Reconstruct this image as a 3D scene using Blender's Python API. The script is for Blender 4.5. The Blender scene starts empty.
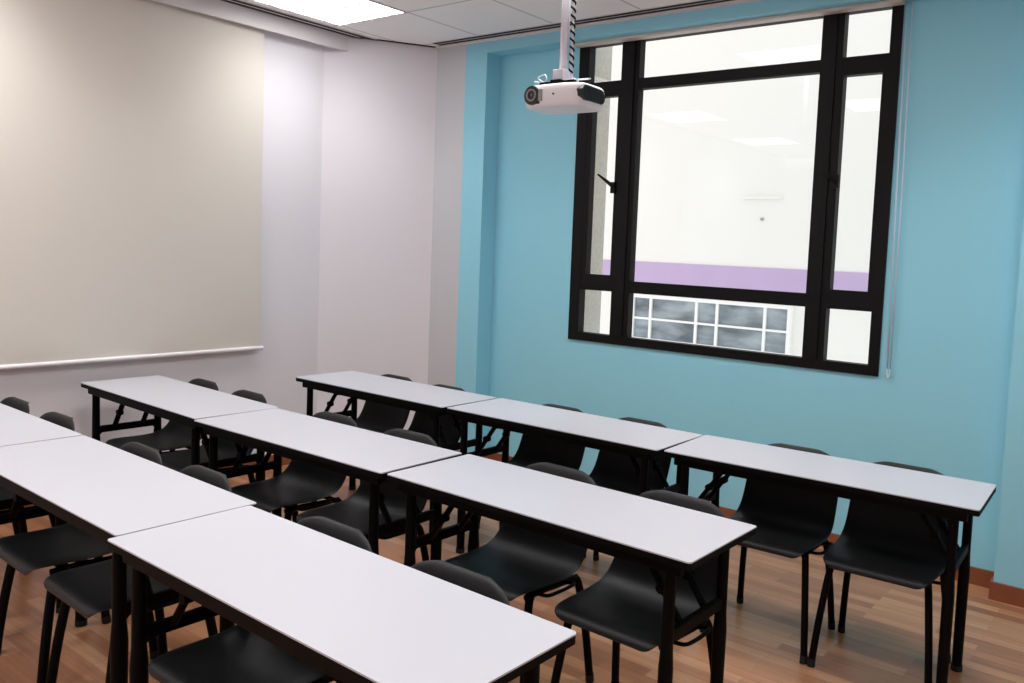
import bpy, bmesh, math, random
from mathutils import Vector, Matrix
random.seed(7)
PI = math.pi
scn = bpy.context.scene
col = scn.collection

# ------------------------------------------------------------------ helpers
def link(name, bm, mats, parent=None, smooth=False, recalc=True):
    if recalc:
        bmesh.ops.recalc_face_normals(bm, faces=bm.faces)
    me = bpy.data.meshes.new(name)
    bm.to_mesh(me); bm.free()
    if not isinstance(mats, (list, tuple)):
        mats = [mats]
    for m in mats:
        me.materials.append(m)
    if smooth:
        for p in me.polygons:
            p.use_smooth = True
    o = bpy.data.objects.new(name, me)
    col.objects.link(o)
    if parent is not None:
        o.parent = parent
    return o

def thing(name, label, cat, loc=(0, 0, 0), rotz=0.0, group=None):
    o = bpy.data.objects.new(name, None)
    col.objects.link(o)
    o.empty_display_size = 0.1
    o.location = loc
    o.rotation_euler = (0, 0, rotz)
    o["label"] = label
    o["category"] = cat
    if group:
        o["group"] = group
    return o

def tag(o, label, cat, group=None):
    o["label"] = label
    o["category"] = cat
    if group:
        o["group"] = group
    return o

def struct(name, bm, m, parent=None, label=None):
    o = link(name, bm, m, parent)
    if parent is None:
        o["kind"] = "structure"
        if label:
            o["label"] = label
    return o

def box(bm, x0, x1, y0, y1, z0, z1, mi=0, bev=0.0, seg=2):
    vs = [bm.verts.new(v) for v in ((x0, y0, z0), (x1, y0, z0), (x1, y1, z0), (x0, y1, z0),
                                    (x0, y0, z1), (x1, y0, z1), (x1, y1, z1), (x0, y1, z1))]
    fs = []
    for f in ((0, 3, 2, 1), (4, 5, 6, 7), (0, 1, 5, 4), (1, 2, 6, 5), (2, 3, 7, 6), (3, 0, 4, 7)):
        fc = bm.faces.new([vs[i] for i in f]); fc.material_index = mi; fs.append(fc)
    if bev > 0:
        es = list({e for f in fs for e in f.edges})
        bmesh.ops.bevel(bm, geom=es, offset=bev, segments=seg, profile=0.5, affect='EDGES')
    return bm

def B(*a, **k):
    return box(bmesh.new(), *a, **k)

def prism(bm, pts, z0, z1, mi=0):
    lo = [bm.verts.new((x, y, z0)) for x, y in pts]
    hi = [bm.verts.new((x, y, z1)) for x, y in pts]
    n = len(pts)
    for f in [lo[::-1], hi] + [[lo[i], lo[(i + 1) % n], hi[(i + 1) % n], hi[i]] for i in range(n)]:
        bm.faces.new(f).material_index = mi
    return bm

def tube(bm, pts, r, seg=12, ry=None, up=(1, 0, 0), cap=True):
    """sweep an ellipse along a polyline; r (and ry) may be one number or one per point"""
    P = [Vector(p) for p in pts]
    n = len(P)
    R1 = r if isinstance(r, (list, tuple)) else [r] * n
    R2 = R1 if ry is None else (ry if isinstance(ry, (list, tuple)) else [ry] * n)
    rings = []
    U = Vector(up).normalized()
    for i in range(n):
        d = (P[min(i + 1, n - 1)] - P[max(i - 1, 0)]).normalized()
        a = U - d * U.dot(d)
        if a.length < 1e-4:
            a = Vector((0, 1, 0)) - d * d.y
            if a.length < 1e-4:
                a = Vector((0, 0, 1))
        a.normalize()
        U = a
        b = d.cross(a)
        rings.append([bm.verts.new(P[i] + a * (R1[i] * math.cos(2 * PI * k / seg)) + b * (R2[i] * math.sin(2 * PI * k / seg))) for k in range(seg)])
    for i in range(n - 1):
        for k in range(seg):
            bm.faces.new((rings[i][k], rings[i][(k + 1) % seg], rings[i + 1][(k + 1) % seg], rings[i + 1][k]))
    if cap:
        bm.faces.new(rings[0][::-1]); bm.faces.new(rings[-1])
    return bm

def T(pts, r, **k):
    return tube(bmesh.new(), pts, r, **k)

def smooth_path(pts, n=6):
    """Catmull-Rom through the points"""
    P = [Vector(p) for p in pts]
    out = []
    for i in range(len(P) - 1):
        p0 = P[max(i - 1, 0)]; p1 = P[i]; p2 = P[i + 1]; p3 = P[min(i + 2, len(P) - 1)]
        for k in range(n):
            t = k / n
            out.append(0.5 * ((2 * p1) + (p2 - p0) * t + (2 * p0 - 5 * p1 + 4 * p2 - p3) * t * t + (3 * p1 - p0 - 3 * p2 + p3) * t ** 3))
    out.append(P[-1])
    return out

def auto_smooth(o, ang=35):
    me = o.data
    for p in me.polygons:
        p.use_smooth = True
    bm = bmesh.new(); bm.from_mesh(me)
    for e in bm.edges:
        if len(e.link_faces) == 2 and e.calc_face_angle(0) > math.radians(ang):
            e.smooth = False
    bm.to_mesh(me); bm.free()
    return o

# ------------------------------------------------------------------ materials
def srgb(r, g, b):
    f = lambda c: (c / 12.92 if c <= 0.04045 else ((c + 0.055) / 1.055) ** 2.4)
    return (f(r / 255), f(g / 255), f(b / 255), 1.0)

def pbr(name, rgb, rough=0.6, metal=0.0, spec=0.5, noise=0.0, nscale=30.0, bump=0.0, bscale=200.0, coat=0.0):
    m = bpy.data.materials.new(name); m.use_nodes = True
    nt = m.node_tree; N = nt.nodes; L = nt.links
    b = N["Principled BSDF"]
    c = srgb(*rgb)
    b.inputs["Roughness"].default_value = rough
    b.inputs["Metallic"].default_value = metal
    b.inputs["Specular IOR Level"].default_value = spec
    b.inputs["Coat Weight"].default_value = coat
    tc = N.new("ShaderNodeTexCoord")
    nz = N.new("ShaderNodeTexNoise"); nz.inputs["Scale"].default_value = nscale; nz.inputs["Detail"].default_value = 4
    L.new(tc.outputs["Object"], nz.inputs["Vector"])
    mx = N.new("ShaderNodeMix"); mx.data_type = 'RGBA'
    mx.inputs[6].default_value = tuple(x * (1 - noise) for x in c[:3]) + (1,)
    mx.inputs[7].default_value = tuple(min(1, x * (1 + noise)) for x in c[:3]) + (1,)
    L.new(nz.outputs["Fac"], mx.inputs[0])
    L.new(mx.outputs[2], b.inputs["Base Color"])
    if bump > 0:
        n2 = N.new("ShaderNodeTexNoise"); n2.inputs["Scale"].default_value = bscale; n2.inputs["Detail"].default_value = 3
        L.new(tc.outputs["Object"], n2.inputs["Vector"])
        bp = N.new("ShaderNodeBump"); bp.inputs["Strength"].default_value = bump; bp.inputs["Distance"].default_value = 0.002
        L.new(n2.outputs["Fac"], bp.inputs["Height"]); L.new(bp.outputs["Normal"], b.inputs["Normal"])
    return m

M = {}
M['white_wall'] = pbr('white_wall_paint', (234, 232, 238), 0.75, noise=0.012, nscale=3, bump=0.08, bscale=120)
M['pillar_shaded'] = pbr('shaded_white_paint', (200, 203, 207), 0.75, noise=0.012, nscale=3)
M['teal'] = pbr('teal_wall_paint', (148, 215, 234), 0.7, noise=0.015, nscale=3, bump=0.08, bscale=120)
M['trim_white'] = pbr('white_trim_paint', (225, 220, 222), 0.5, noise=0.01)
M['slot_dark'] = pbr('slot_shadow', (24, 23, 22), 0.8)
M['laminate'] = pbr('white_laminate', (187, 189, 197), 0.38, noise=0.008, nscale=8, spec=0.4)
M['edge_black'] = pbr('black_edge_band', (5, 5, 6), 0.6, spec=0.1)
M['steel_black'] = pbr('black_powder_coat', (4, 4, 5), 0.55, noise=0.1, nscale=60, spec=0.1)
M['chair_plastic'] = pbr('charcoal_plastic', (25, 27, 29), 0.46, noise=0.06, nscale=80, bump=0.12, bscale=900, spec=0.32)
M['rubber'] = pbr('black_rubber', (12, 12, 12), 0.8)
M['win_frame'] = pbr('black_aluminium', (9, 8, 9), 0.55, spec=0.2)
M['skirting'] = pbr('brown_skirting_wood', (138, 80, 54), 0.4, noise=0.2, nscale=14)
M['projector_white'] = pbr('projector_white', (238, 236, 240), 0.35, noise=0.005)
M['projector_dark'] = pbr('projector_dark', (24, 26, 28), 0.35, noise=0.1)
M['grey_plastic'] = pbr('grey_plastic', (150, 150, 152), 0.4)
M['pole_grey'] = pbr('painted_pole', (205, 203, 212), 0.4, noise=0.01)
M['bar_white'] = pbr('white_bar', (240, 238, 240), 0.4)
M['concrete'] = pbr('rough_concrete', (196, 194, 184), 0.9, noise=0.22, nscale=38, bump=0.7, bscale=60)
M['facade'] = pbr('facade_white', (236, 234, 229), 0.85, noise=0.012, nscale=2)
M['purple'] = pbr('purple_band_paint', (190, 168, 203), 0.85, noise=0.07, nscale=2.5)
M['facade_frame'] = pbr('white_facade_frame', (240, 240, 238), 0.5)
M['blind_rail'] = pbr('blind_rail', (205, 196, 190), 0.5)
M['chain'] = pbr('white_chain', (212, 226, 236), 0.4)
M['screen_fabric'] = pbr('beige_screen_fabric', (221, 216, 207), 0.85, noise=0.012, nscale=4, bump=0.1, bscale=700)

def mat_floor():
    m = bpy.data.materials.new('wood_floor'); m.use_nodes = True
    nt = m.node_tree; N = nt.nodes; L = nt.links; b = N["Principled BSDF"]
    tc = N.new("ShaderNodeTexCoord")
    br = N.new("ShaderNodeTexBrick")
    br.offset = 0.37; br.offset_frequency = 2
    br.inputs["Color1"].default_value = (0, 0, 0, 1); br.inputs["Color2"].default_value = (1, 1, 1, 1)
    br.inputs["Mortar"].default_value = (0.2, 0.2, 0.2, 1)
    br.inputs["Scale"].default_value = 1.0
    br.inputs["Mortar Size"].default_value = 0.0012
    br.inputs["Bias"].default_value = 0.0
    br.inputs["Brick Width"].default_value = 0.46
    br.inputs["Row Height"].default_value = 0.06
    L.new(tc.outputs["Object"], br.inputs["Vector"])
    ramp = N.new("ShaderNodeValToRGB")
    cr = ramp.color_ramp
    cr.elements[0].position = 0.0; cr.elements[0].color = srgb(150, 102, 72)
    cr.elements[1].position = 1.0; cr.elements[1].color = srgb(192, 146, 110)
    e = cr.elements.new(0.35); e.color = srgb(166, 116, 83)
    e = cr.elements.new(0.7); e.color = srgb(180, 131, 96)
    L.new(br.outputs["Color"], ramp.inputs["Fac"])
    mp = N.new("ShaderNodeMapping"); mp.inputs["Scale"].default_value = (1.4, 26, 1)
    L.new(tc.outputs["Object"], mp.inputs["Vector"])
    nz = N.new("ShaderNodeTexNoise"); nz.inputs["Scale"].default_value = 2.2; nz.inputs["Detail"].default_value = 7; nz.inputs["Distortion"].default_value = 0.6
    L.new(mp.outputs["Vector"], nz.inputs["Vector"])
    gr = N.new("ShaderNodeMapRange"); gr.inputs[1].default_value = 0.3; gr.inputs[2].default_value = 0.7; gr.inputs[3].default_value = 0.82; gr.inputs[4].default_value = 1.12
    L.new(nz.outputs["Fac"], gr.inputs[0])
    mx = N.new("ShaderNodeMix"); mx.data_type = 'RGBA'; mx.blend_type = 'MULTIPLY'; mx.inputs[0].default_value = 1.0
    L.new(ramp.outputs["Color"], mx.inputs[6]); L.new(gr.outputs[0], mx.inputs[7])
    L.new(mx.outputs[2], b.inputs["Base Color"])
    b.inputs["Roughness"].default_value = 0.3
    b.inputs["Specular IOR Level"].default_value = 0.5
    bp = N.new("ShaderNodeBump"); bp.inputs["Strength"].default_value = 0.15; bp.inputs["Distance"].default_value = 0.001
    L.new(nz.outputs["Fac"], bp.inputs["Height"]); L.new(bp.outputs["Normal"], b.inputs["Normal"])
    return m

TX, TY, TP = 0.08, -0.885, 0.65      # ceiling grid origin and pitch
def mat_ceiling():
    m = bpy.data.materials.new('ceiling_tiles'); m.use_nodes = True
    nt = m.node_tree; N = nt.nodes; L = nt.links; b = N["Principled BSDF"]
    tc = N.new("ShaderNodeTexCoord"); sp = N.new("ShaderNodeSeparateXYZ")
    L.new(tc.outputs["Object"], sp.inputs[0])
    def line(sock, off):
        a = N.new("ShaderNodeMath"); a.operation = 'SUBTRACT'; a.inputs[1].default_value = off; L.new(sock, a.inputs[0])
        d = N.new("ShaderNodeMath"); d.operation = 'DIVIDE'; d.inputs[1].default_value = TP; L.new(a.outputs[0], d.inputs[0])
        p = N.new("ShaderNodeMath"); p.operation = 'PINGPONG'; p.inputs[1].default_value = 0.5; L.new(d.outputs[0], p.inputs[0])
        c = N.new("ShaderNodeMath"); c.operation = 'LESS_THAN'; c.inputs[1].default_value = 0.0115; L.new(p.outputs[0], c.inputs[0])
        return c.outputs[0]
    mxx = N.new("ShaderNodeMath"); mxx.operation = 'MAXIMUM'
    L.new(line(sp.outputs[0], TX), mxx.inputs[0]); L.new(line(sp.outputs[1], TY), mxx.inputs[1])
    mx = N.new("ShaderNodeMix"); mx.data_type = 'RGBA'
    mx.inputs[6].default_value = srgb(246, 246, 246); mx.inputs[7].default_value = srgb(200, 196, 194)
    L.new(mxx.outputs[0], mx.inputs[0]); L.new(mx.outputs[2], b.inputs["Base Color"])
    b.inputs["Roughness"].default_value = 0.9
    nz = N.new("ShaderNodeTexNoise"); nz.inputs["Scale"].default_value = 160
    L.new(tc.outputs["Object"], nz.inputs["Vector"])
    bp = N.new("ShaderNodeBump"); bp.inputs["Strength"].default_value = 0.15; bp.inputs["Distance"].default_value = 0.002
    L.new(nz.outputs["Fac"], bp.inputs["Height"]); L.new(bp.outputs["Normal"], b.inputs["Normal"])
    return m

LIGHT = 5.6
def mat_light():
    m = bpy.data.materials.new('light_diffuser'); m.use_nodes = True
    nt = m.node_tree; N = nt.nodes; L = nt.links
    b = N["Principled BSDF"]
    b.inputs["Base Color"].default_value = (0.8, 0.8, 0.8, 1)
    tc = N.new("ShaderNodeTexCoord")
    mp = N.new("ShaderNodeMapping"); mp.inputs["Scale"].default_value = (7.7, 7.7, 0)
    mp.inputs["Location"].default_value = (0.5, 0.5, 0)
    L.new(tc.outputs["Object"], mp.inputs["Vector"])
    vo = N.new("ShaderNodeTexVoronoi"); vo.voronoi_dimensions = '2D'; vo.inputs["Randomness"].default_value = 0.0; vo.inputs["Scale"].default_value = 1.0
    L.new(mp.outputs["Vector"], vo.inputs["Vector"])
    mr = N.new("ShaderNodeMapRange"); mr.inputs[1].default_value = 0.12; mr.inputs[2].default_value = 0.2
    mr.inputs[3].default_value = 0.3; mr.inputs[4].default_value = LIGHT
    L.new(vo.outputs["Distance"], mr.inputs[0])
    b.inputs["Emission Color"].default_value = (1.0, 0.975, 0.97, 1)
    L.new(mr.outputs[0], b.inputs["Emission Strength"])
    return m

def mat_glass(name, tint=(1, 1, 1, 1), refl=1.0):
    m = bpy.data.materials.new(name); m.use_nodes = True
    nt = m.node_tree; N = nt.nodes; L = nt.links
    N.remove(N["Principled BSDF"])
    tr = N.new("ShaderNodeBsdfTransparent"); tr.inputs[0].default_value = tint
    gl = N.new("ShaderNodeBsdfGlossy"); gl.inputs["Roughness"].default_value = 0.0
    fr = N.new("ShaderNodeFresnel"); fr.inputs[0].default_value = 1.5
    mu = N.new("ShaderNodeMath"); mu.operation = 'MULTIPLY'; mu.inputs[1].default_value = refl; L.new(fr.outputs[0], mu.inputs[0])
    mx = N.new("ShaderNodeMixShader")
    L.new(mu.outputs[0], mx.inputs[0]); L.new(tr.outputs[0], mx.inputs[1]); L.new(gl.outputs[0], mx.inputs[2])
    L.new(mx.outputs[0], N["Material Output"].inputs[0])
    return m

def mat_far_glass():
    m = bpy.data.materials.new('far_window_glass'); m.use_nodes = True
    nt = m.node_tree; N = nt.nodes; L = nt.links; b = N["Principled BSDF"]
    tc = N.new("ShaderNodeTexCoord"); mp = N.new("ShaderNodeMapping"); mp.inputs["Scale"].default_value = (1.8, 1, 4.5)
    L.new(tc.outputs["Object"], mp.inputs["Vector"])
    nz = N.new("ShaderNodeTexNoise"); nz.inputs["Scale"].default_value = 1.3; nz.inputs["Detail"].default_value = 3
    L.new(mp.outputs["Vector"], nz.inputs["Vector"])
    r = N.new("ShaderNodeValToRGB")
    r.color_ramp.elements[0].position = 0.34; r.color_ramp.elements[0].color = srgb(88, 98, 106)
    r.color_ramp.elements[1].position = 0.68; r.color_ramp.elements[1].color = srgb(160, 172, 178)
    L.new(nz.outputs["Fac"], r.inputs[0]); L.new(r.outputs[0], b.inputs["Base Color"])
    b.inputs["Roughness"].default_value = 0.25
    return m

M['floor'] = mat_floor()
M['ceiling'] = mat_ceiling()
M['light'] = mat_light()
M['glass'] = mat_glass('window_glass', (0.99, 0.985, 0.978, 1), 0.85)
M['far_glass'] = mat_far_glass()
M['lens'] = pbr('lens_glass', (58, 40, 44), 0.05, spec=0.9, coat=1.0)

# ------------------------------------------------------------------ room shell
XL, XR, YR, ZC = -0.2, 6.7, -6.7, 2.97     # left wall, right wall, rear wall, ceiling
YC = -0.143                                # face of the pillars beside the window recess
CX = 0.229                                 # inner corner of the white corner pillar
YCH = -0.80                                # where the slanted corner wall leaves the left wall

fl = struct('floor', B(XL - 0.1, XR + 0.1, YR - 0.1, 0.12, -0.1, 0), M['floor'])
ce = struct('ceiling', B(XL - 0.1, XR + 0.1, YR - 0.1, 0.12, ZC, ZC + 0.1), M['ceiling'])
struct('wall_left', B(XL - 0.12, XL, YR - 0.1, YCH, 0, ZC), M['white_wall'])
bm = bmesh.new(); prism(bm, [(XL - 0.12, YCH), (XL, YCH), (CX, YC), (CX, 0.12), (XL - 0.12, 0.12)], 0, ZC)
struct('wall_corner', bm, M['white_wall'])
struct('wall_right', B(XR, XR + 0.12, YR - 0.1, 0.12, 0, ZC), M['white_wall'])
struct('wall_rear', B(XL, XR, YR - 0.12, YR, 0, ZC), M['white_wall'])

WX0, WX1, WZ0, WZ1 = 1.411, 3.448, 0.969, 2.905     # window outer size
bm = bmesh.new()
box(bm, 0.6, WX0, 0, 0.12, 0, ZC); box(bm, WX1, XR, 0, 0.12, 0, ZC)
box(bm, WX0, WX1, 0, 0.12, 0, WZ0); box(bm, WX0, WX1, 0, 0.12, WZ1, ZC)
struct('wall_window', bm, M['teal'])
struct('trim_1', B(CX, 0.513, YC, 0.12, 0, ZC), M['pillar_shaded'])                  # white end of the pillar, its shade painted in as grey
struct('trim_2', B(0.513, 0.714, YC, 0.12, 0, ZC), M['teal'])                     # teal pillar left of the recess
struct('trim_3', B(4.088, XR, YC, 0.0, 0, ZC), M['teal'])                         # teal pillar right of the recess
struct('trim_4', B(0.714, 4.088, YC, 0.0, 2.885, ZC), M['teal'])                  # beam over the recess

# baseboards
SK = 0.085; ST = 0.014
struct('baseboard_left', B(XL, XL + ST, YR, YCH, 0, SK), M['skirting'])
d = Vector((CX - XL, YC - YCH, 0)).normalized(); nrm = Vector((d.y, -d.x, 0)) * ST
bm = bmesh.new(); prism(bm, [(XL, YCH), (XL + nrm.x, YCH + nrm.y), (CX + nrm.x, YC + nrm.y), (CX, YC)], 0, SK)
struct('baseboard_corner', bm, M['skirting'])
bm = bmesh.new()
box(bm, CX, 0.714 + ST, YC - ST, YC, 0, SK); box(bm, 0.714, 0.714 + ST, YC, 0, 0, SK)
box(bm, 0.714 + ST, 4.088 - ST, -ST, 0, 0, SK)
box(bm, 4.088 - ST, 4.088, YC, 0, 0, SK); box(bm, 4.088 - ST, XR, YC - ST, YC, 0, SK)
struct('baseboard_window', bm, M['skirting'])

# bulkhead box along the top of the left wall (the projection screen rolls down behind it)
bm = bmesh.new()
box(bm, -0.125, -0.110, -6.69, -0.665, 2.866, ZC); box(bm, XL, -0.125, -0.68, -0.665, 2.866, ZC)
struct('trim_5', bm, M['trim_white'])
# dark shadow gap where the ceiling meets the slanted corner wall
bm = bmesh.new(); g = nrm.normalized() * 0.02
prism(bm, [(XL + 0.1 + g.x * 0.2, YCH + 0.14), (XL + 0.1 + g.x, YCH + 0.14 + g.y), (CX + g.x, YC + g.y), (CX, YC)], ZC - 0.006, ZC)
struct('trim_6', bm, M['slot_dark'])

struct('trim_7', B(CX + 0.01, XR, YC - 0.03, YC, ZC - 0.014, ZC), M['trim_white'])

# linear air slots in the ceiling
def air_slot(label, x0, x1, y0, y1, along):
    t = thing('air_slot', label, 'air vent', ((x0 + x1) / 2, (y0 + y1) / 2, ZC))
    lx, ly = (x1 - x0) / 2, (y1 - y0) / 2
    link('slot_frame', B(-lx, lx, -ly, ly, -0.004, 0), M['trim_white'], t)
    for k in (-1, 1):
        if along == 'y':
            c = k * lx * 0.48; w = lx * 0.3
            link('slot', B(c - w, c + w, -ly, ly, -0.006, -0.004), M['slot_dark'], t)
        else:
            c = k * ly * 0.48; w = ly * 0.3
            link('slot', B(-lx, lx, c - w, c + w, -0.006, -0.004), M['slot_dark'], t)
air_slot('long linear ceiling air slot running beside the white bulkhead above the screen', -0.108, 0.014, -6.6, -0.47, 'y')
air_slot('long linear ceiling air slot running parallel to the teal window wall', 0.30, 6.6, -0.272, -0.180, 'x')

# ceiling light panels
LAMP = 11.2
def ceiling_light(ix, iy, label):
    x0 = TX + ix * TP; y1 = TY - iy * TP
    t = thing('ceiling_light', label, 'ceiling light', (x0 + TP / 2, y1 - TP / 2, ZC), group='recessed ceiling light panels')
    h = TP / 2
    bm = bmesh.new()
    for a in ((-h, h, -h, -h + 0.012), (-h, h, h - 0.012, h), (-h, -h + 0.012, -h + 0.012, h - 0.012), (h - 0.012, h, -h + 0.012, h - 0.012)):
        box(bm, *a, -0.005, 0)
    link('light_frame', bm, M['trim_white'], t)
    link('diffuser', B(-h + 0.012, h - 0.012, -h + 0.012, h - 0.012, -0.003, -0.0005), M['light'], t)
    la = bpy.data.lights.new('panel_lamp', 'AREA'); la.shape = 'SQUARE'; la.size = TP - 0.04
    la.energy = LAMP * (0.5 if (ix, iy) == (0, 0) else 1.0); la.color = (1.0, 0.975, 0.965); la.spread = math.radians(125)
    lo_ = bpy.data.objects.new('panel_lamp', la); col.objects.link(lo_); lo_.parent = t; lo_.location = (0, 0, -0.008)
names = {(0, 0): 'bright square recessed light panel in the ceiling above the projection screen corner'}
for ix, cx_ in ((0, 'the left wall'), (3, 'the middle of the room'), (6, 'the right side of the room')):
    for iy, cy_ in ((0, 'nearest the window'), (3, 'halfway back from the window'), (6, 'farthest from the window')):
        ceiling_light(ix, iy, names.get((ix, iy), 'square recessed light panel over %s, %s' % (cx_, cy_)))

# ------------------------------------------------------------------ window
win = bpy.data.objects.new('window_1', None); col.objects.link(win)
win.location = (0, 0, 0); win['kind'] = 'structure'
Y0, Y1 = -0.012, 0.05
H1a, H1b = 2.573, 2.638      # upper transom
H2a, H2b = 1.305, 1.378      # lower transom
V1a, V1b = 1.742, 1.876      # left mullion
V2a, V2b = 3.030, 3.150      # right mullion
bm = bmesh.new()
box(bm, WX0, 1.492, Y0, Y1, WZ0, WZ1); box(bm, 3.392, WX1, Y0, Y1, WZ0, WZ1)
box(bm, 1.492, 3.392, Y0, Y1, WZ0, 1.022); box(bm, 1.492, 3.392, Y0, Y1, 2.872, WZ1)
link('window_frame', bm, M['win_frame'], win)
for a, b in ((V1a, V1b), (V2a, V2b)):
    bm = B(a, b, Y0 + 0.002, Y1 - 0.002, 1.022, 2.872)
    box(bm, a + 0.035, b - 0.035, Y0 - 0.006, Y0 + 0.004, 1.022, 2.872)
    link('mullion', bm, M['win_frame'], win)
for a, b in ((1.492, V1a), (V1b, V2a), (V2b, 3.392)):
    for z0, z1 in ((H1a, H1b), (H2a, H2b)):
        link('transom', B(a, b, Y0 + 0.004, Y1 - 0.004, z0, z1), M['win_frame'], win)
# opening casements left and right
for a, b, hx, s in ((1.492, V1a, V1a, -1), (V2b, 3.392, V2b, 1)):
    bm = bmesh.new(); w = 0.03
    l = a + (0.04 if s < 0 else 0.012); r = b - (0.016 if s < 0 else 0.028)
    box(bm, a, l, Y0 + 0.002, Y1 - 0.006, H2b, H1a); box(bm, r, b, Y0 + 0.002, Y1 - 0.006, H2b, H1a)
    box(bm, l, r, Y0 + 0.002, Y1 - 0.006, H2b, H2b + w); box(bm, l, r, Y0 + 0.002, Y1 - 0.006, H1a - w, H1a)
    sash = link('casement', bm, M['win_frame'], win)
    if s < 0:
        bm = B(hx - 0.03, hx + 0.0, Y0 - 0.02, Y0 + 0.002, 1.93, 2.0)
        tube(bm, [(hx - 0.012, Y0 - 0.018, 1.972), (hx - 0.05, Y0 - 0.03, 2.002), (hx - 0.12, Y0 - 0.034, 2.048)], [0.013, 0.011, 0.006], seg=8)
    else:
        bm = B(hx - 0.01, hx + 0.03, Y0 - 0.02, Y0 + 0.002, 1.95, 2.02)
        tube(bm, [(hx + 0.01, Y0 - 0.018, 1.985), (hx - 0.02, Y0 - 0.03, 2.01), (hx - 0.06, Y0 - 0.032, 2.03)], [0.011, 0.01, 0.006], seg=8)
    link('window_handle', bm, M['win_frame'], sash)
for a, b in ((1.492, V1a), (V1b, V2a), (V2b, 3.392)):
    for z0, z1 in ((1.022, H2a), (H2b, H1a), (H1b, 2.872)):
        bm = bmesh.new()
        vs = [bm.verts.new(v) for v in ((a, 0.02, z0), (b, 0.02, z0), (b, 0.02, z1), (a, 0.02, z1))]
        bm.faces.new(vs)
        link('pane', bm, M['glass'], win)

# roller blind drawn up over the window, with its chain
rb = thing('roller_blind', 'rolled up blind rail across the window top with white pull chain at right', 'blind', (2.43, -0.055, 2.885))
link('blind_rail', B(-1.03, 1.03, -0.03, 0.035, -0.018, -0.001, bev=0.003), M['blind_rail'], rb)
bm = bmesh.new()
for dx in (0.0, 0.028):
    tube(bm, [(1.036 + dx, 0.035, -0.004), (1.05 + dx * 0.9, 0.035, -1.0), (1.066 + dx * 0.5, 0.035, -1.87)], 0.0035, seg=8)
tube(bm, smooth_path([(1.066, 0.035, -1.87), (1.066, 0.035, -1.9), (1.073, 0.035, -1.915), (1.08, 0.035, -1.9), (1.08, 0.035, -1.87)], 4), 0.0045, seg=8)
link('pull_chain', bm, M['chain'], rb, smooth=True)

# ------------------------------------------------------------------ outside
ex = thing('neighbouring_building', 'off white building outside the window with a purple painted band and grid window', 'building', (0, 4, -0.5))
link('wall', B(-7, 11, 0, 0.3, -4, 9), M['facade'], ex)
link('painted_band', B(-7, 11, -0.01, 0.01, 1.685, 1.955), M['purple'], ex)
fr = bmesh.new()
fx0, fx1, fz0, fz1 = -0.68, 1.35, 1.02, 1.565
for a in ((fx0, -0.60, fz0, fz1), (1.31, fx1, fz0, fz1), (-0.6, 1.31, fz0, fz0 + 0.04), (-0.6, 1.31, fz1 - 0.035, fz1)):
    box(fr, a[0], a[1], -0.06, 0.02, a[2], a[3])
box(fr, -0.60, 1.31, -0.05, 0.02, 1.278, 1.302)
mus = [-0.375, 0.228, 0.487, 1.055]
for x in mus:
    box(fr, x - 0.016, x + 0.016, -0.055, 0.02, fz0 + 0.04, fz1 - 0.035)
ff = link('window_frame', fr, M['facade_frame'], ex)
xs = [-0.6] + mus + [1.31]
for i in range(5):
    for z0, z1 in ((fz0 + 0.04, 1.278), (1.302, fz1 - 0.035)):
        link('window_pane', B(xs[i], xs[i + 1], -0.03, -0.012, z0, z1), M['far_glass'], ff)
link('ledge', B(0.705, 1.155, -0.03, 0.01, 2.69, 2.715), M['facade'], ex)
link('bolt', B(0.925, 0.955, -0.02, 0.01, 2.46, 2.485), M['grey_plastic'], ex)
pier = link('concrete_pier', B(1.18, 1.44, 0.125, 0.315, -3.5, 4.2), M['concrete'])
tag(pier, 'rough grey concrete pier standing outside beside the left edge of the window', 'pillar')

# ------------------------------------------------------------------ projection screen
sc = thing('projection_screen', 'large beige pull down projection screen hanging on the white left wall', 'projection screen', (-0.16, -1.285, 0.83))
bm = bmesh.new()
ny, nz = 60, 40
WS, HS = 2.9, 2.06
grid = []
for j in range(nz + 1):
    row = []
    for i in range(ny + 1):
        y = -WS * i / ny; z = HS * j / nz
        k = math.exp(-z / 0.16)
        e = math.exp(-(-y) / 0.25) + math.exp(-(WS + y) / 0.25)
        xx = 0.006 * k * (math.sin(y * 9 + z * 6) + 0.6 * math.sin(y * 17 + 1.3 - z * 9)) * min(1, z / 0.05) + 0.008 * e * math.sin(z * 5) * 0.4
        row.append(bm.verts.new((xx, y, z)))
    grid.append(row)
for j in range(nz):
    for i in range(ny):
        bm.faces.new((grid[j][i], grid[j][i + 1], grid[j + 1][i + 1], grid[j + 1][i]))
link('screen_fabric', bm, M['screen_fabric'], sc, smooth=True)
link('bottom_bar', T([(0, 0.022, 0), (0, -WS - 0.022, 0)], 0.013, seg=12), M['bar_white'], sc, smooth=False)

# ------------------------------------------------------------------ projector
PX, PY, PZ = 2.405, -1.44, 2.236
mt = thing('projector_mount', 'pale ceiling pole and bracket holding up the projector', 'projector mount', (PX - 0.032, PY + 0.03, ZC))
zt = PZ - ZC     # projector centre relative to ceiling
link('pole', T([(0, 0, -0.01), (0, 0, zt + 0.10)], 0.0195, seg=20), M['pole_grey'], mt, smooth=True)
link('ceiling_plate', T([(0, 0, 0), (0, 0, -0.02)], 0.07, seg=24), M['pole_grey'], mt)
bm = B(-0.035, 0.024, -0.035, 0.035, zt + 0.082, zt + 0.135, bev=0.004)
link('bracket', bm, M['pole_grey'], mt)
bm = B(-0.03, 0.025, -0.055, 0.02, zt + 0.074, zt + 0.084)
box(bm, -0.085, 0.11, -0.065, -0.045, zt + 0.060, zt + 0.074)
box(bm, -0.085, 0.11, 0.045, 0.065, zt + 0.060, zt + 0.074)
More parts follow.
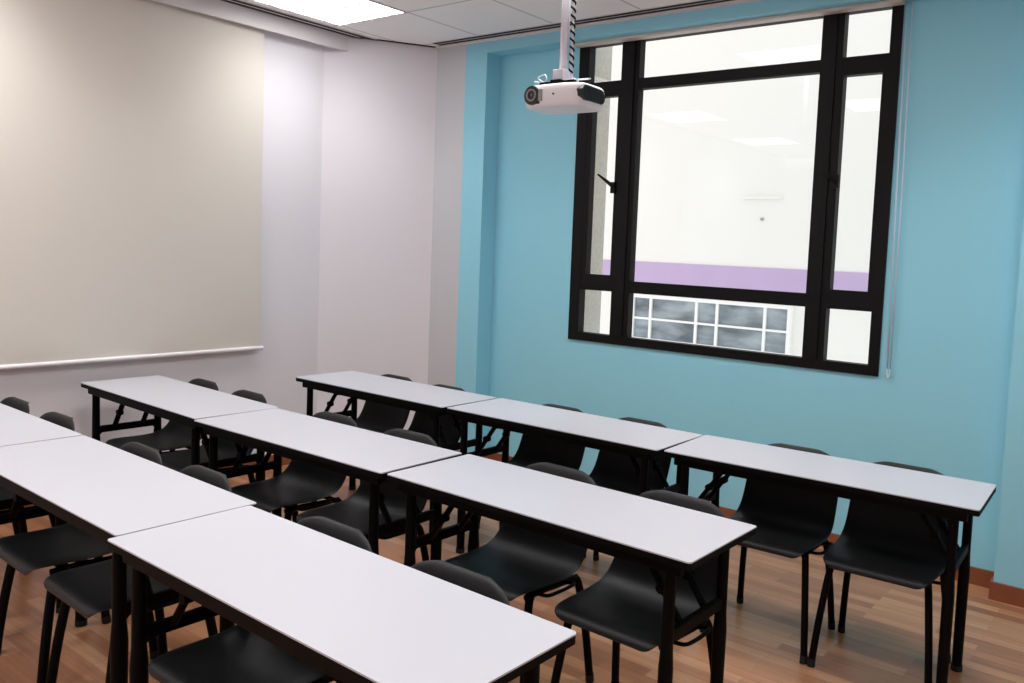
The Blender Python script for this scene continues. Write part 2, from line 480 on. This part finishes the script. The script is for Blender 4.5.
box(bm, -0.085, -0.06, -0.065, 0.065, zt + 0.0505, zt + 0.066); box(bm, 0.085, 0.11, -0.065, 0.065, zt + 0.0505, zt + 0.066)
link('mount_plate', bm, M['steel_black'], mt)
bm = T(smooth_path([(-0.070, -0.05, zt + 0.075), (-0.105, -0.05, zt + 0.10), (-0.070, -0.05, zt + 0.112), (-0.055, -0.05, zt + 0.09), (-0.080, -0.05, zt + 0.076), (-0.125, -0.05, zt + 0.085)], 5), 0.003, seg=6)
link('safety_wire', bm, M['chain'], mt, smooth=True)
link('side_wire', T([(0.05, -0.04, zt + 0.078), (0.19, -0.05, zt + 0.072)], 0.0035, seg=6), M['chain'], mt, smooth=True)

cb = thing('projector_cable', 'pale cable with black spiral wrap running down beside the projector pole', 'cable', (PX + 0.005, PY + 0.035, ZC))
link('cable', T(smooth_path([(0, 0, -0.021), (0.002, 0, -0.3), (0.004, 0, zt + 0.12), (0.012, 0.01, zt + 0.095), (0.03, 0.02, zt + 0.084)], 5), 0.006, seg=10), M['pole_grey'], cb, smooth=True)
pts = []
turns = 17; n = turns * 10
for i in range(n + 1):
    t = i / n; a = t * turns * 2 * PI
    pts.append((0.0035 * t + 0.0082 * math.cos(a), 0.0082 * math.sin(a), -0.026 + t * (zt + 0.146)))
link('spiral_wrap', T(pts, 0.005, seg=6), M['steel_black'], cb, smooth=True)

pj = thing('projector', 'white ceiling projector with round lens at left and dark grille end at right', 'projector', (PX, PY, PZ), rotz=0.02)
bm = bmesh.new()
# plan outline: slightly bowed front, rounded corners; stacked rings give the soft top and belly
def outline(sx, sy, n=56):
    out = []
    for k in range(n):
        a = 2 * PI * k / n
        c, s = math.cos(a), math.sin(a)
        e = 2 / 5.0
        x = sx * math.copysign(abs(c) ** e, c); y = sy * math.copysign(abs(s) ** e, s)
        if y < 0:
            y -= 0.014 * (1 - (x / sx) ** 2)
        out.append((x, y))
    return out
rings = []
for z, f in ((-0.050, 0.76), (-0.0485, 0.84), (-0.043, 0.91), (-0.033, 0.96), (-0.018, 0.99), (0.0, 1.0), (0.02, 0.99), (0.036, 0.95), (0.045, 0.89), (0.049, 0.82), (0.050, 0.74)):
    rings.append([bm.verts.new((x, y + 0.01, z)) for x, y in outline(0.165 * (1 - (1 - f) * 0.35), 0.115 * f)])
for a, b in zip(rings, rings[1:]):
    for k in range(len(a)):
        bm.faces.new((a[k], a[(k + 1) % len(a)], b[(k + 1) % len(a)], b[k]))
bm.faces.new(rings[0][::-1]); bm.faces.new(rings[-1])
auto_smooth(link('projector_body', bm, M['projector_white'], pj), 40)
# lens: dark recess, ring, barrel, glass, all along -y at the left end of the front
def disc_ring(r0, r1, y0, y1, seg=32):
    b = bmesh.new()
    A = []
    for (r, y) in ((r1, y1), (r1, y0), (r0, y0), (r0, y1)):
        A.append([b.verts.new((r * math.cos(2 * PI * k / seg), y, r * math.sin(2 * PI * k / seg))) for k in range(seg)])
    for i in range(4):
        a, c = A[i], A[(i + 1) % 4]
        for k in range(seg):
            b.faces.new((a[k], a[(k + 1) % seg], c[(k + 1) % seg], c[k]))
    return b
LXP = -0.092
def disc(r, y, y1, seg=32):
    return T([(0, y, 0), (0, y1, 0)], r, seg=seg)
bm = disc(0.042, -0.1175, -0.07); box(bm, 0.0, 0.045, -0.116, -0.07, -0.039, -0.020, bev=0.006)
rec = link('lens_recess', bm, M['projector_dark'], pj); rec.location = (LXP, 0, 0.002)
ln = link('lens_ring', disc_ring(0.021, 0.027, -0.123, -0.11), M['grey_plastic'], pj, smooth=False); ln.location = (LXP, 0, 0.002)
l2 = link('lens_barrel', disc_ring(0.014, 0.020, -0.120, -0.10), M['projector_dark'], pj); l2.location = (LXP, 0, 0.002)
bm = bmesh.new(); bmesh.ops.create_uvsphere(bm, u_segments=20, v_segments=12, radius=0.015)
for v in bm.verts: v.co.y *= 0.4
l3 = link('lens_glass', bm, M['lens'], pj, smooth=True); l3.location = (LXP, -0.112, 0.002)
link('focus_window', B(-0.050, -0.032, -0.124, -0.10, -0.026, 0.024, bev=0.002), M['grey_plastic'], pj)
s_ = link('sensor', T([(0.03, -0.122, 0.0), (0.03, -0.10, 0.0)], 0.004, seg=12), M['projector_dark'], pj)
# dark grille wrapping the right end: an eight sided panel
bm = bmesh.new()
oct_ = [(-0.098, 0.018), (-0.080, 0.040), (0.060, 0.036), (0.085, 0.012), (0.082, -0.014), (0.062, -0.028), (-0.070, -0.028), (-0.095, -0.012)]
lo = [bm.verts.new((0.12, y, z)) for y, z in oct_]; hi = [bm.verts.new((0.1685, y * 0.96, z * 0.96)) for y, z in oct_]
bm.faces.new(lo); bm.faces.new(hi)
for i in range(8):
    bm.faces.new((lo[i], lo[(i + 1) % 8], hi[(i + 1) % 8], hi[i]))
for k in range(9):
    y = -0.075 + k * 0.0175
    box(bm, 0.1685, 0.1705, y - 0.003, y + 0.003, -0.023, 0.030)
link('side_grille', bm, M['projector_dark'], pj)

# ------------------------------------------------------------------ folding desks
TL, TW, TH = 1.232, 0.419, 0.740
def rounded_rect(x0, x1, y0, y1, r, n=4):
    pts = []
    for cx, cy, a0 in ((x1 - r, y1 - r, 0), (x0 + r, y1 - r, PI / 2), (x0 + r, y0 + r, PI), (x1 - r, y0 + r, 1.5 * PI)):
        for k in range(n + 1):
            a = a0 + PI / 2 * k / n
            pts.append((cx + r * math.cos(a), cy + r * math.sin(a)))
    return pts
GT = 'white topped folding desks in three rows'
def make_table(label):
    t = thing('folding_desk', label, 'desk', (0, 0, 0), group=GT)
    bm = bmesh.new(); prism(bm, rounded_rect(0, TL, 0, TW, 0.010), TH - 0.004, TH)
    link('tabletop', bm, M['laminate'], t)
    bm = bmesh.new(); prism(bm, rounded_rect(0.0006, TL - 0.0006, 0.0006, TW - 0.0006, 0.010), TH - 0.024, TH - 0.004)
    e = link('edge_band', bm, M['edge_black'], t); e['label'] = 'black edge band'
    for y0, y1 in ((0.022, 0.044), (TW - 0.044, TW - 0.022)):
        link('apron_rail', B(0.04, TL - 0.04, y0, y1, TH - 0.058, TH - 0.024, bev=0.003), M['steel_black'], t)
    for x0 in (0.055, TL - 0.085):
        link('end_rail', B(x0, x0 + 0.03, 0.044, TW - 0.044, TH - 0.054, TH - 0.024), M['steel_black'], t)
    for s in (0, 1):
        x = 0.085 if s == 0 else TL - 0.085
        d = 1 if s == 0 else -1
        for yy, k in ((0.046, 1), (TW - 0.046, -1)):
            bm = T([(x, yy, 0.02), (x, yy, 0.40), (x, yy, 0.46), (x, yy, TH - 0.054)], [0.019, 0.021, 0.0175, 0.0165], ry=[0.021, 0.024, 0.0195, 0.0185], seg=16, up=(1, 0, 0))
            lg = link('leg', bm, M['steel_black'], t); auto_smooth(lg, 50)
            link('rubber_foot', T([(x, yy, 0.0), (x, yy, 0.022)], 0.022, seg=16), M['rubber'], lg)
            # curved gusset under the crossbar
            bm = bmesh.new()
            arc = [(yy, 0.495)] + [(yy + k * (0.06 - 0.06 * math.cos(a)), 0.40 + 0.085 * math.sin(a)) for a in [i * PI / 2 / 6 for i in range(7)]] 
            A = [bm.verts.new((x - 0.006, p, z)) for p, z in arc]; C_ = [bm.verts.new((x + 0.006, p, z)) for p, z in arc]
            bm.faces.new(A); bm.faces.new(C_)
            for i in range(len(arc)):
                j = (i + 1) % len(arc)
                bm.faces.new((A[i], A[j], C_[j], C_[i]))
            link('gusset', bm, M['steel_black'], t)
        link('crossbar', B(x - 0.011, x + 0.011, 0.05, TW - 0.05, 0.472, 0.508, bev=0.004), M['steel_black'], t)
        for yy in (0.135, TW - 0.135):
            bm = T([(x + d * 0.008, yy, 0.492), (x + d * 0.075, yy, 0.585), (x + d * 0.165, yy, TH - 0.03)], 0.010, ry=0.014, seg=10)
            tube(bm, [(x + d * 0.075, yy - 0.014, 0.585), (x + d * 0.075, yy + 0.014, 0.585)], 0.016, seg=10)
            link('folding_strut', bm, M['steel_black'], t)
        link('strut_rod', T([(x + d * 0.115, 0.135, 0.645), (x + d * 0.115, TW - 0.135, 0.645)], 0.006, seg=8), M['steel_black'], t)
    return t

def copy_tree(root):
    r = root.copy(); col.objects.link(r)
    for ch in list(root.children):
        c = ch.copy(); col.objects.link(c); c.parent = r
        for g_ in ch.children:
            q = g_.copy(); col.objects.link(q); q.parent = c
    return r

ROWN = {'A': 'window row', 'B': 'middle row', 'C': 'near row'}
tables = {'A1': (0.503, -1.476, 0), 'A2': (1.757, -1.467, 0.010), 'A3': (3.011, -1.440, 0.050),
          'B1': (-0.014, -2.448, -0.033), 'B2': (1.239, -2.51, 0.012), 'B3': (2.491, -2.489, -0.007),
          'C1': (-0.018, -3.36, -0.014), 'C2': (1.222, -3.378, -0.021), 'C3': (2.472, -3.434, -0.011)}
POS = {1: 'left end by white wall', 2: 'middle of the row', 3: 'right hand end of the row'}
proto_t = None
for k, (x, y, a) in tables.items():
    lab = 'white topped folding desk in the %s, %s' % (ROWN[k[0]], POS[int(k[1])])
    if proto_t is None:
        proto_t = make_table(lab); o = proto_t
    else:
        o = copy_tree(proto_t); o['label'] = lab
    o.location = (x, y, 0); o.rotation_euler = (0, 0, a)
    o.scale = ({'A3': 0.983, 'C2': 1.008, 'C3': 1.026}.get(k, 1.0), 1, 1)     # the desks are not all cut to quite the same length

# ------------------------------------------------------------------ shell chairs
GC = 'charcoal shell chairs at the desks'
def make_chair(label):
    t = thing('shell_chair', label, 'chair', (0, 0, 0), group=GC)
    # centre line of the one piece shell: (y, z, half width, sideways curl)
    prof = [(-0.246, 0.407, 0.150, 0.000), (-0.250, 0.421, 0.176, 0.000), (-0.238, 0.437, 0.191, 0.001), (-0.205, 0.445, 0.200, 0.002), (-0.14, 0.441, 0.206, 0.004),
            (-0.06, 0.434, 0.210, 0.008), (0.01, 0.430, 0.212, 0.014), (0.06, 0.435, 0.212, 0.020), (0.10, 0.456, 0.209, 0.026),
            (0.127, 0.495, 0.207, 0.026), (0.147, 0.55, 0.206, 0.023), (0.165, 0.61, 0.205, 0.019), (0.181, 0.662, 0.199, 0.014),
            (0.192, 0.698, 0.186, 0.010), (0.199, 0.721, 0.165, 0.007), (0.205, 0.736, 0.137, 0.004), (0.212, 0.744, 0.105, 0.002), (0.222, 0.745, 0.085, 0.001), (0.230, 0.739, 0.080, 0.001)]
    bm = bmesh.new()
    nu = 12
    rows = []
    for i, (y, z, hw, cl) in enumerate(prof):
        p0 = prof[max(i - 1, 0)]; p1 = prof[min(i + 1, len(prof) - 1)]
        tv = Vector((0, p1[0] - p0[0], p1[1] - p0[1])).normalized()
        nv = Vector((0, -tv.z, tv.y))            # points up on the seat, forward on the back
        if nv.z < 0 and abs(nv.z) > abs(nv.y): nv = -nv
        if i <= 1: nv = Vector((0, 0, 1))
        if i >= 13: nv = Vector((0, -0.96, 0.28))
        row = []
        for k in range(nu + 1):
            u = -1 + 2 * k / nu
            sh = abs(u) ** 2.6
            edge = max(0, (abs(u) - 0.86) / 0.14)
            off = cl * sh - 0.006 * edge ** 2 * (1 if i > 2 else 0.3)   # edge lip rolls away
            row.append(bm.verts.new(Vector((hw * u, y, z)) + nv * off))
        rows.append(row)
    for a, b in zip(rows, rows[1:]):
        for k in range(nu):
            bm.faces.new((a[k], a[k + 1], b[k + 1], b[k]))
    sh = link('seat_shell', bm, M['chair_plastic'], t, smooth=True)
    m1 = sh.modifiers.new('thickness', 'SOLIDIFY'); m1.thickness = 0.007; m1.offset = -1
    m2 = sh.modifiers.new('soft', 'SUBSURF'); m2.levels = 1; m2.render_levels = 2
    for sx in (-1, 1):
        fx, bx = sx * 0.213, sx * 0.208
        bm = T(smooth_path([(fx, -0.218, 0.012), (sx * 0.198, -0.196, 0.2), (sx * 0.180, -0.168, 0.37), (sx * 0.172, -0.150, 0.402)], 4), 0.0135, ry=0.0155, seg=14)
        lg = link('leg', bm, M['steel_black'], t, smooth=False); auto_smooth(lg, 50)
        link('rubber_foot', T([(fx, -0.220, 0.0), (fx * 0.998, -0.2165, 0.03)], 0.0150, ry=0.0170, seg=14), M['rubber'], lg)
        bm = T(smooth_path([(bx, 0.158, 0.012), (sx * 0.196, 0.135, 0.2), (sx * 0.180, 0.108, 0.36), (sx * 0.172, 0.092, 0.395)], 4), 0.0135, ry=0.0155, seg=14)
        lg = link('leg', bm, M['steel_black'], t, smooth=False); auto_smooth(lg, 50)
        link('rubber_foot', T([(bx, 0.160, 0.0), (bx * 0.998, 0.1565, 0.03)], 0.0150, ry=0.0170, seg=14), M['rubber'], lg)
        bm = T(smooth_path([(sx * 0.172, -0.175, 0.404), (sx * 0.174, -0.10, 0.408), (sx * 0.174, 0.0, 0.402), (sx * 0.172, 0.10, 0.398)], 3), 0.010, ry=0.012, seg=10)
        link('side_rail', bm, M['steel_black'], t, smooth=True)
    for y in (-0.13, 0.07):
        link('cross_rail', T([(-0.172, y, 0.404), (0.172, y, 0.404)], 0.010, seg=10), M['steel_black'], t, smooth=True)
    # row linking loop on the sitter's left side
    bm = T(smooth_path([(0.172, -0.12, 0.405), (0.222, -0.125, 0.412), (0.236, -0.09, 0.416), (0.236, -0.02, 0.416), (0.222, 0.02, 0.412), (0.172, 0.015, 0.402)], 4), 0.0065, seg=8)
    link('linking_loop', bm, M['steel_black'], t, smooth=True)
    return t

# row letter, x of the centre, offset of the chair behind the front edge of its desk
chairs = [('A', 0.852, 0.27), ('A', 1.32, 0.25), ('A', 2.14, 0.255), ('A', 2.62, 0.27), ('A', 3.415, 0.265), ('A', 3.873, 0.26),
          ('B', 0.325, 0.31), ('B', 0.80, 0.31), ('B', 1.556, 0.31), ('B', 2.068, 0.31), ('B', 2.88, 0.31), ('B', 3.40, 0.315),
          ('C', 0.318, 0.29), ('C', 0.795, 0.29), ('C', 1.567, 0.285), ('C', 2.04, 0.285), ('C', 2.81, 0.28), ('C', 3.32, 0.28)]
ORD = ['first', 'second', 'third', 'fourth', 'fifth', 'sixth']
proto_c = None
cnt = {}
for r, x, off in chairs:
    i = cnt.get(r, 0); cnt[r] = i + 1
    key = r + str(i // 2 + 1)
    tx, ty, ta = tables[key]
    lab = 'charcoal plastic shell chair, %s from the white left wall in the %s' % (ORD[i], ROWN[r])
    if proto_c is None:
        proto_c = make_chair(lab); o = proto_c
    else:
        o = copy_tree(proto_c); o['label'] = lab
    o.location = (x, ty + (x - tx) * ta + off, 0)
    o.rotation_euler = (0, 0, ta + random.uniform(-0.02, 0.02))

# ------------------------------------------------------------------ light and camera
w = bpy.data.worlds.new('outdoor_daylight'); scn.world = w; w.use_nodes = True
bg = w.node_tree.nodes['Background']
bg.inputs[0].default_value = (0.99, 0.99, 1.0, 1); bg.inputs[1].default_value = 1.36

cam = bpy.data.cameras.new('camera'); co = bpy.data.objects.new('camera', cam); col.objects.link(co)
cam.sensor_fit = 'HORIZONTAL'; cam.sensor_width = 36.0
cam.lens = 840.239 / 1024 * 36.0
cam.shift_x = -64.401 / 1024; cam.shift_y = -30.131 / 1024
cam.clip_start = 0.05; cam.clip_end = 100
Rm = Matrix(((0.802044, -0.078379, 0.5921), (0.595711, 0.03351, -0.802499), (0.043057, 0.99636, 0.073568)))
co.matrix_world = Matrix.Translation((4.759, -4.466, 1.565)) @ Rm.to_4x4()
scn.camera = co

scn.view_settings.view_transform = 'Standard'
scn.view_settings.look = 'None'
scn.view_settings.exposure = 0.0
scn.cycles.max_bounces = 10
scn.cycles.diffuse_bounces = 6
scn.cycles.use_denoising = True
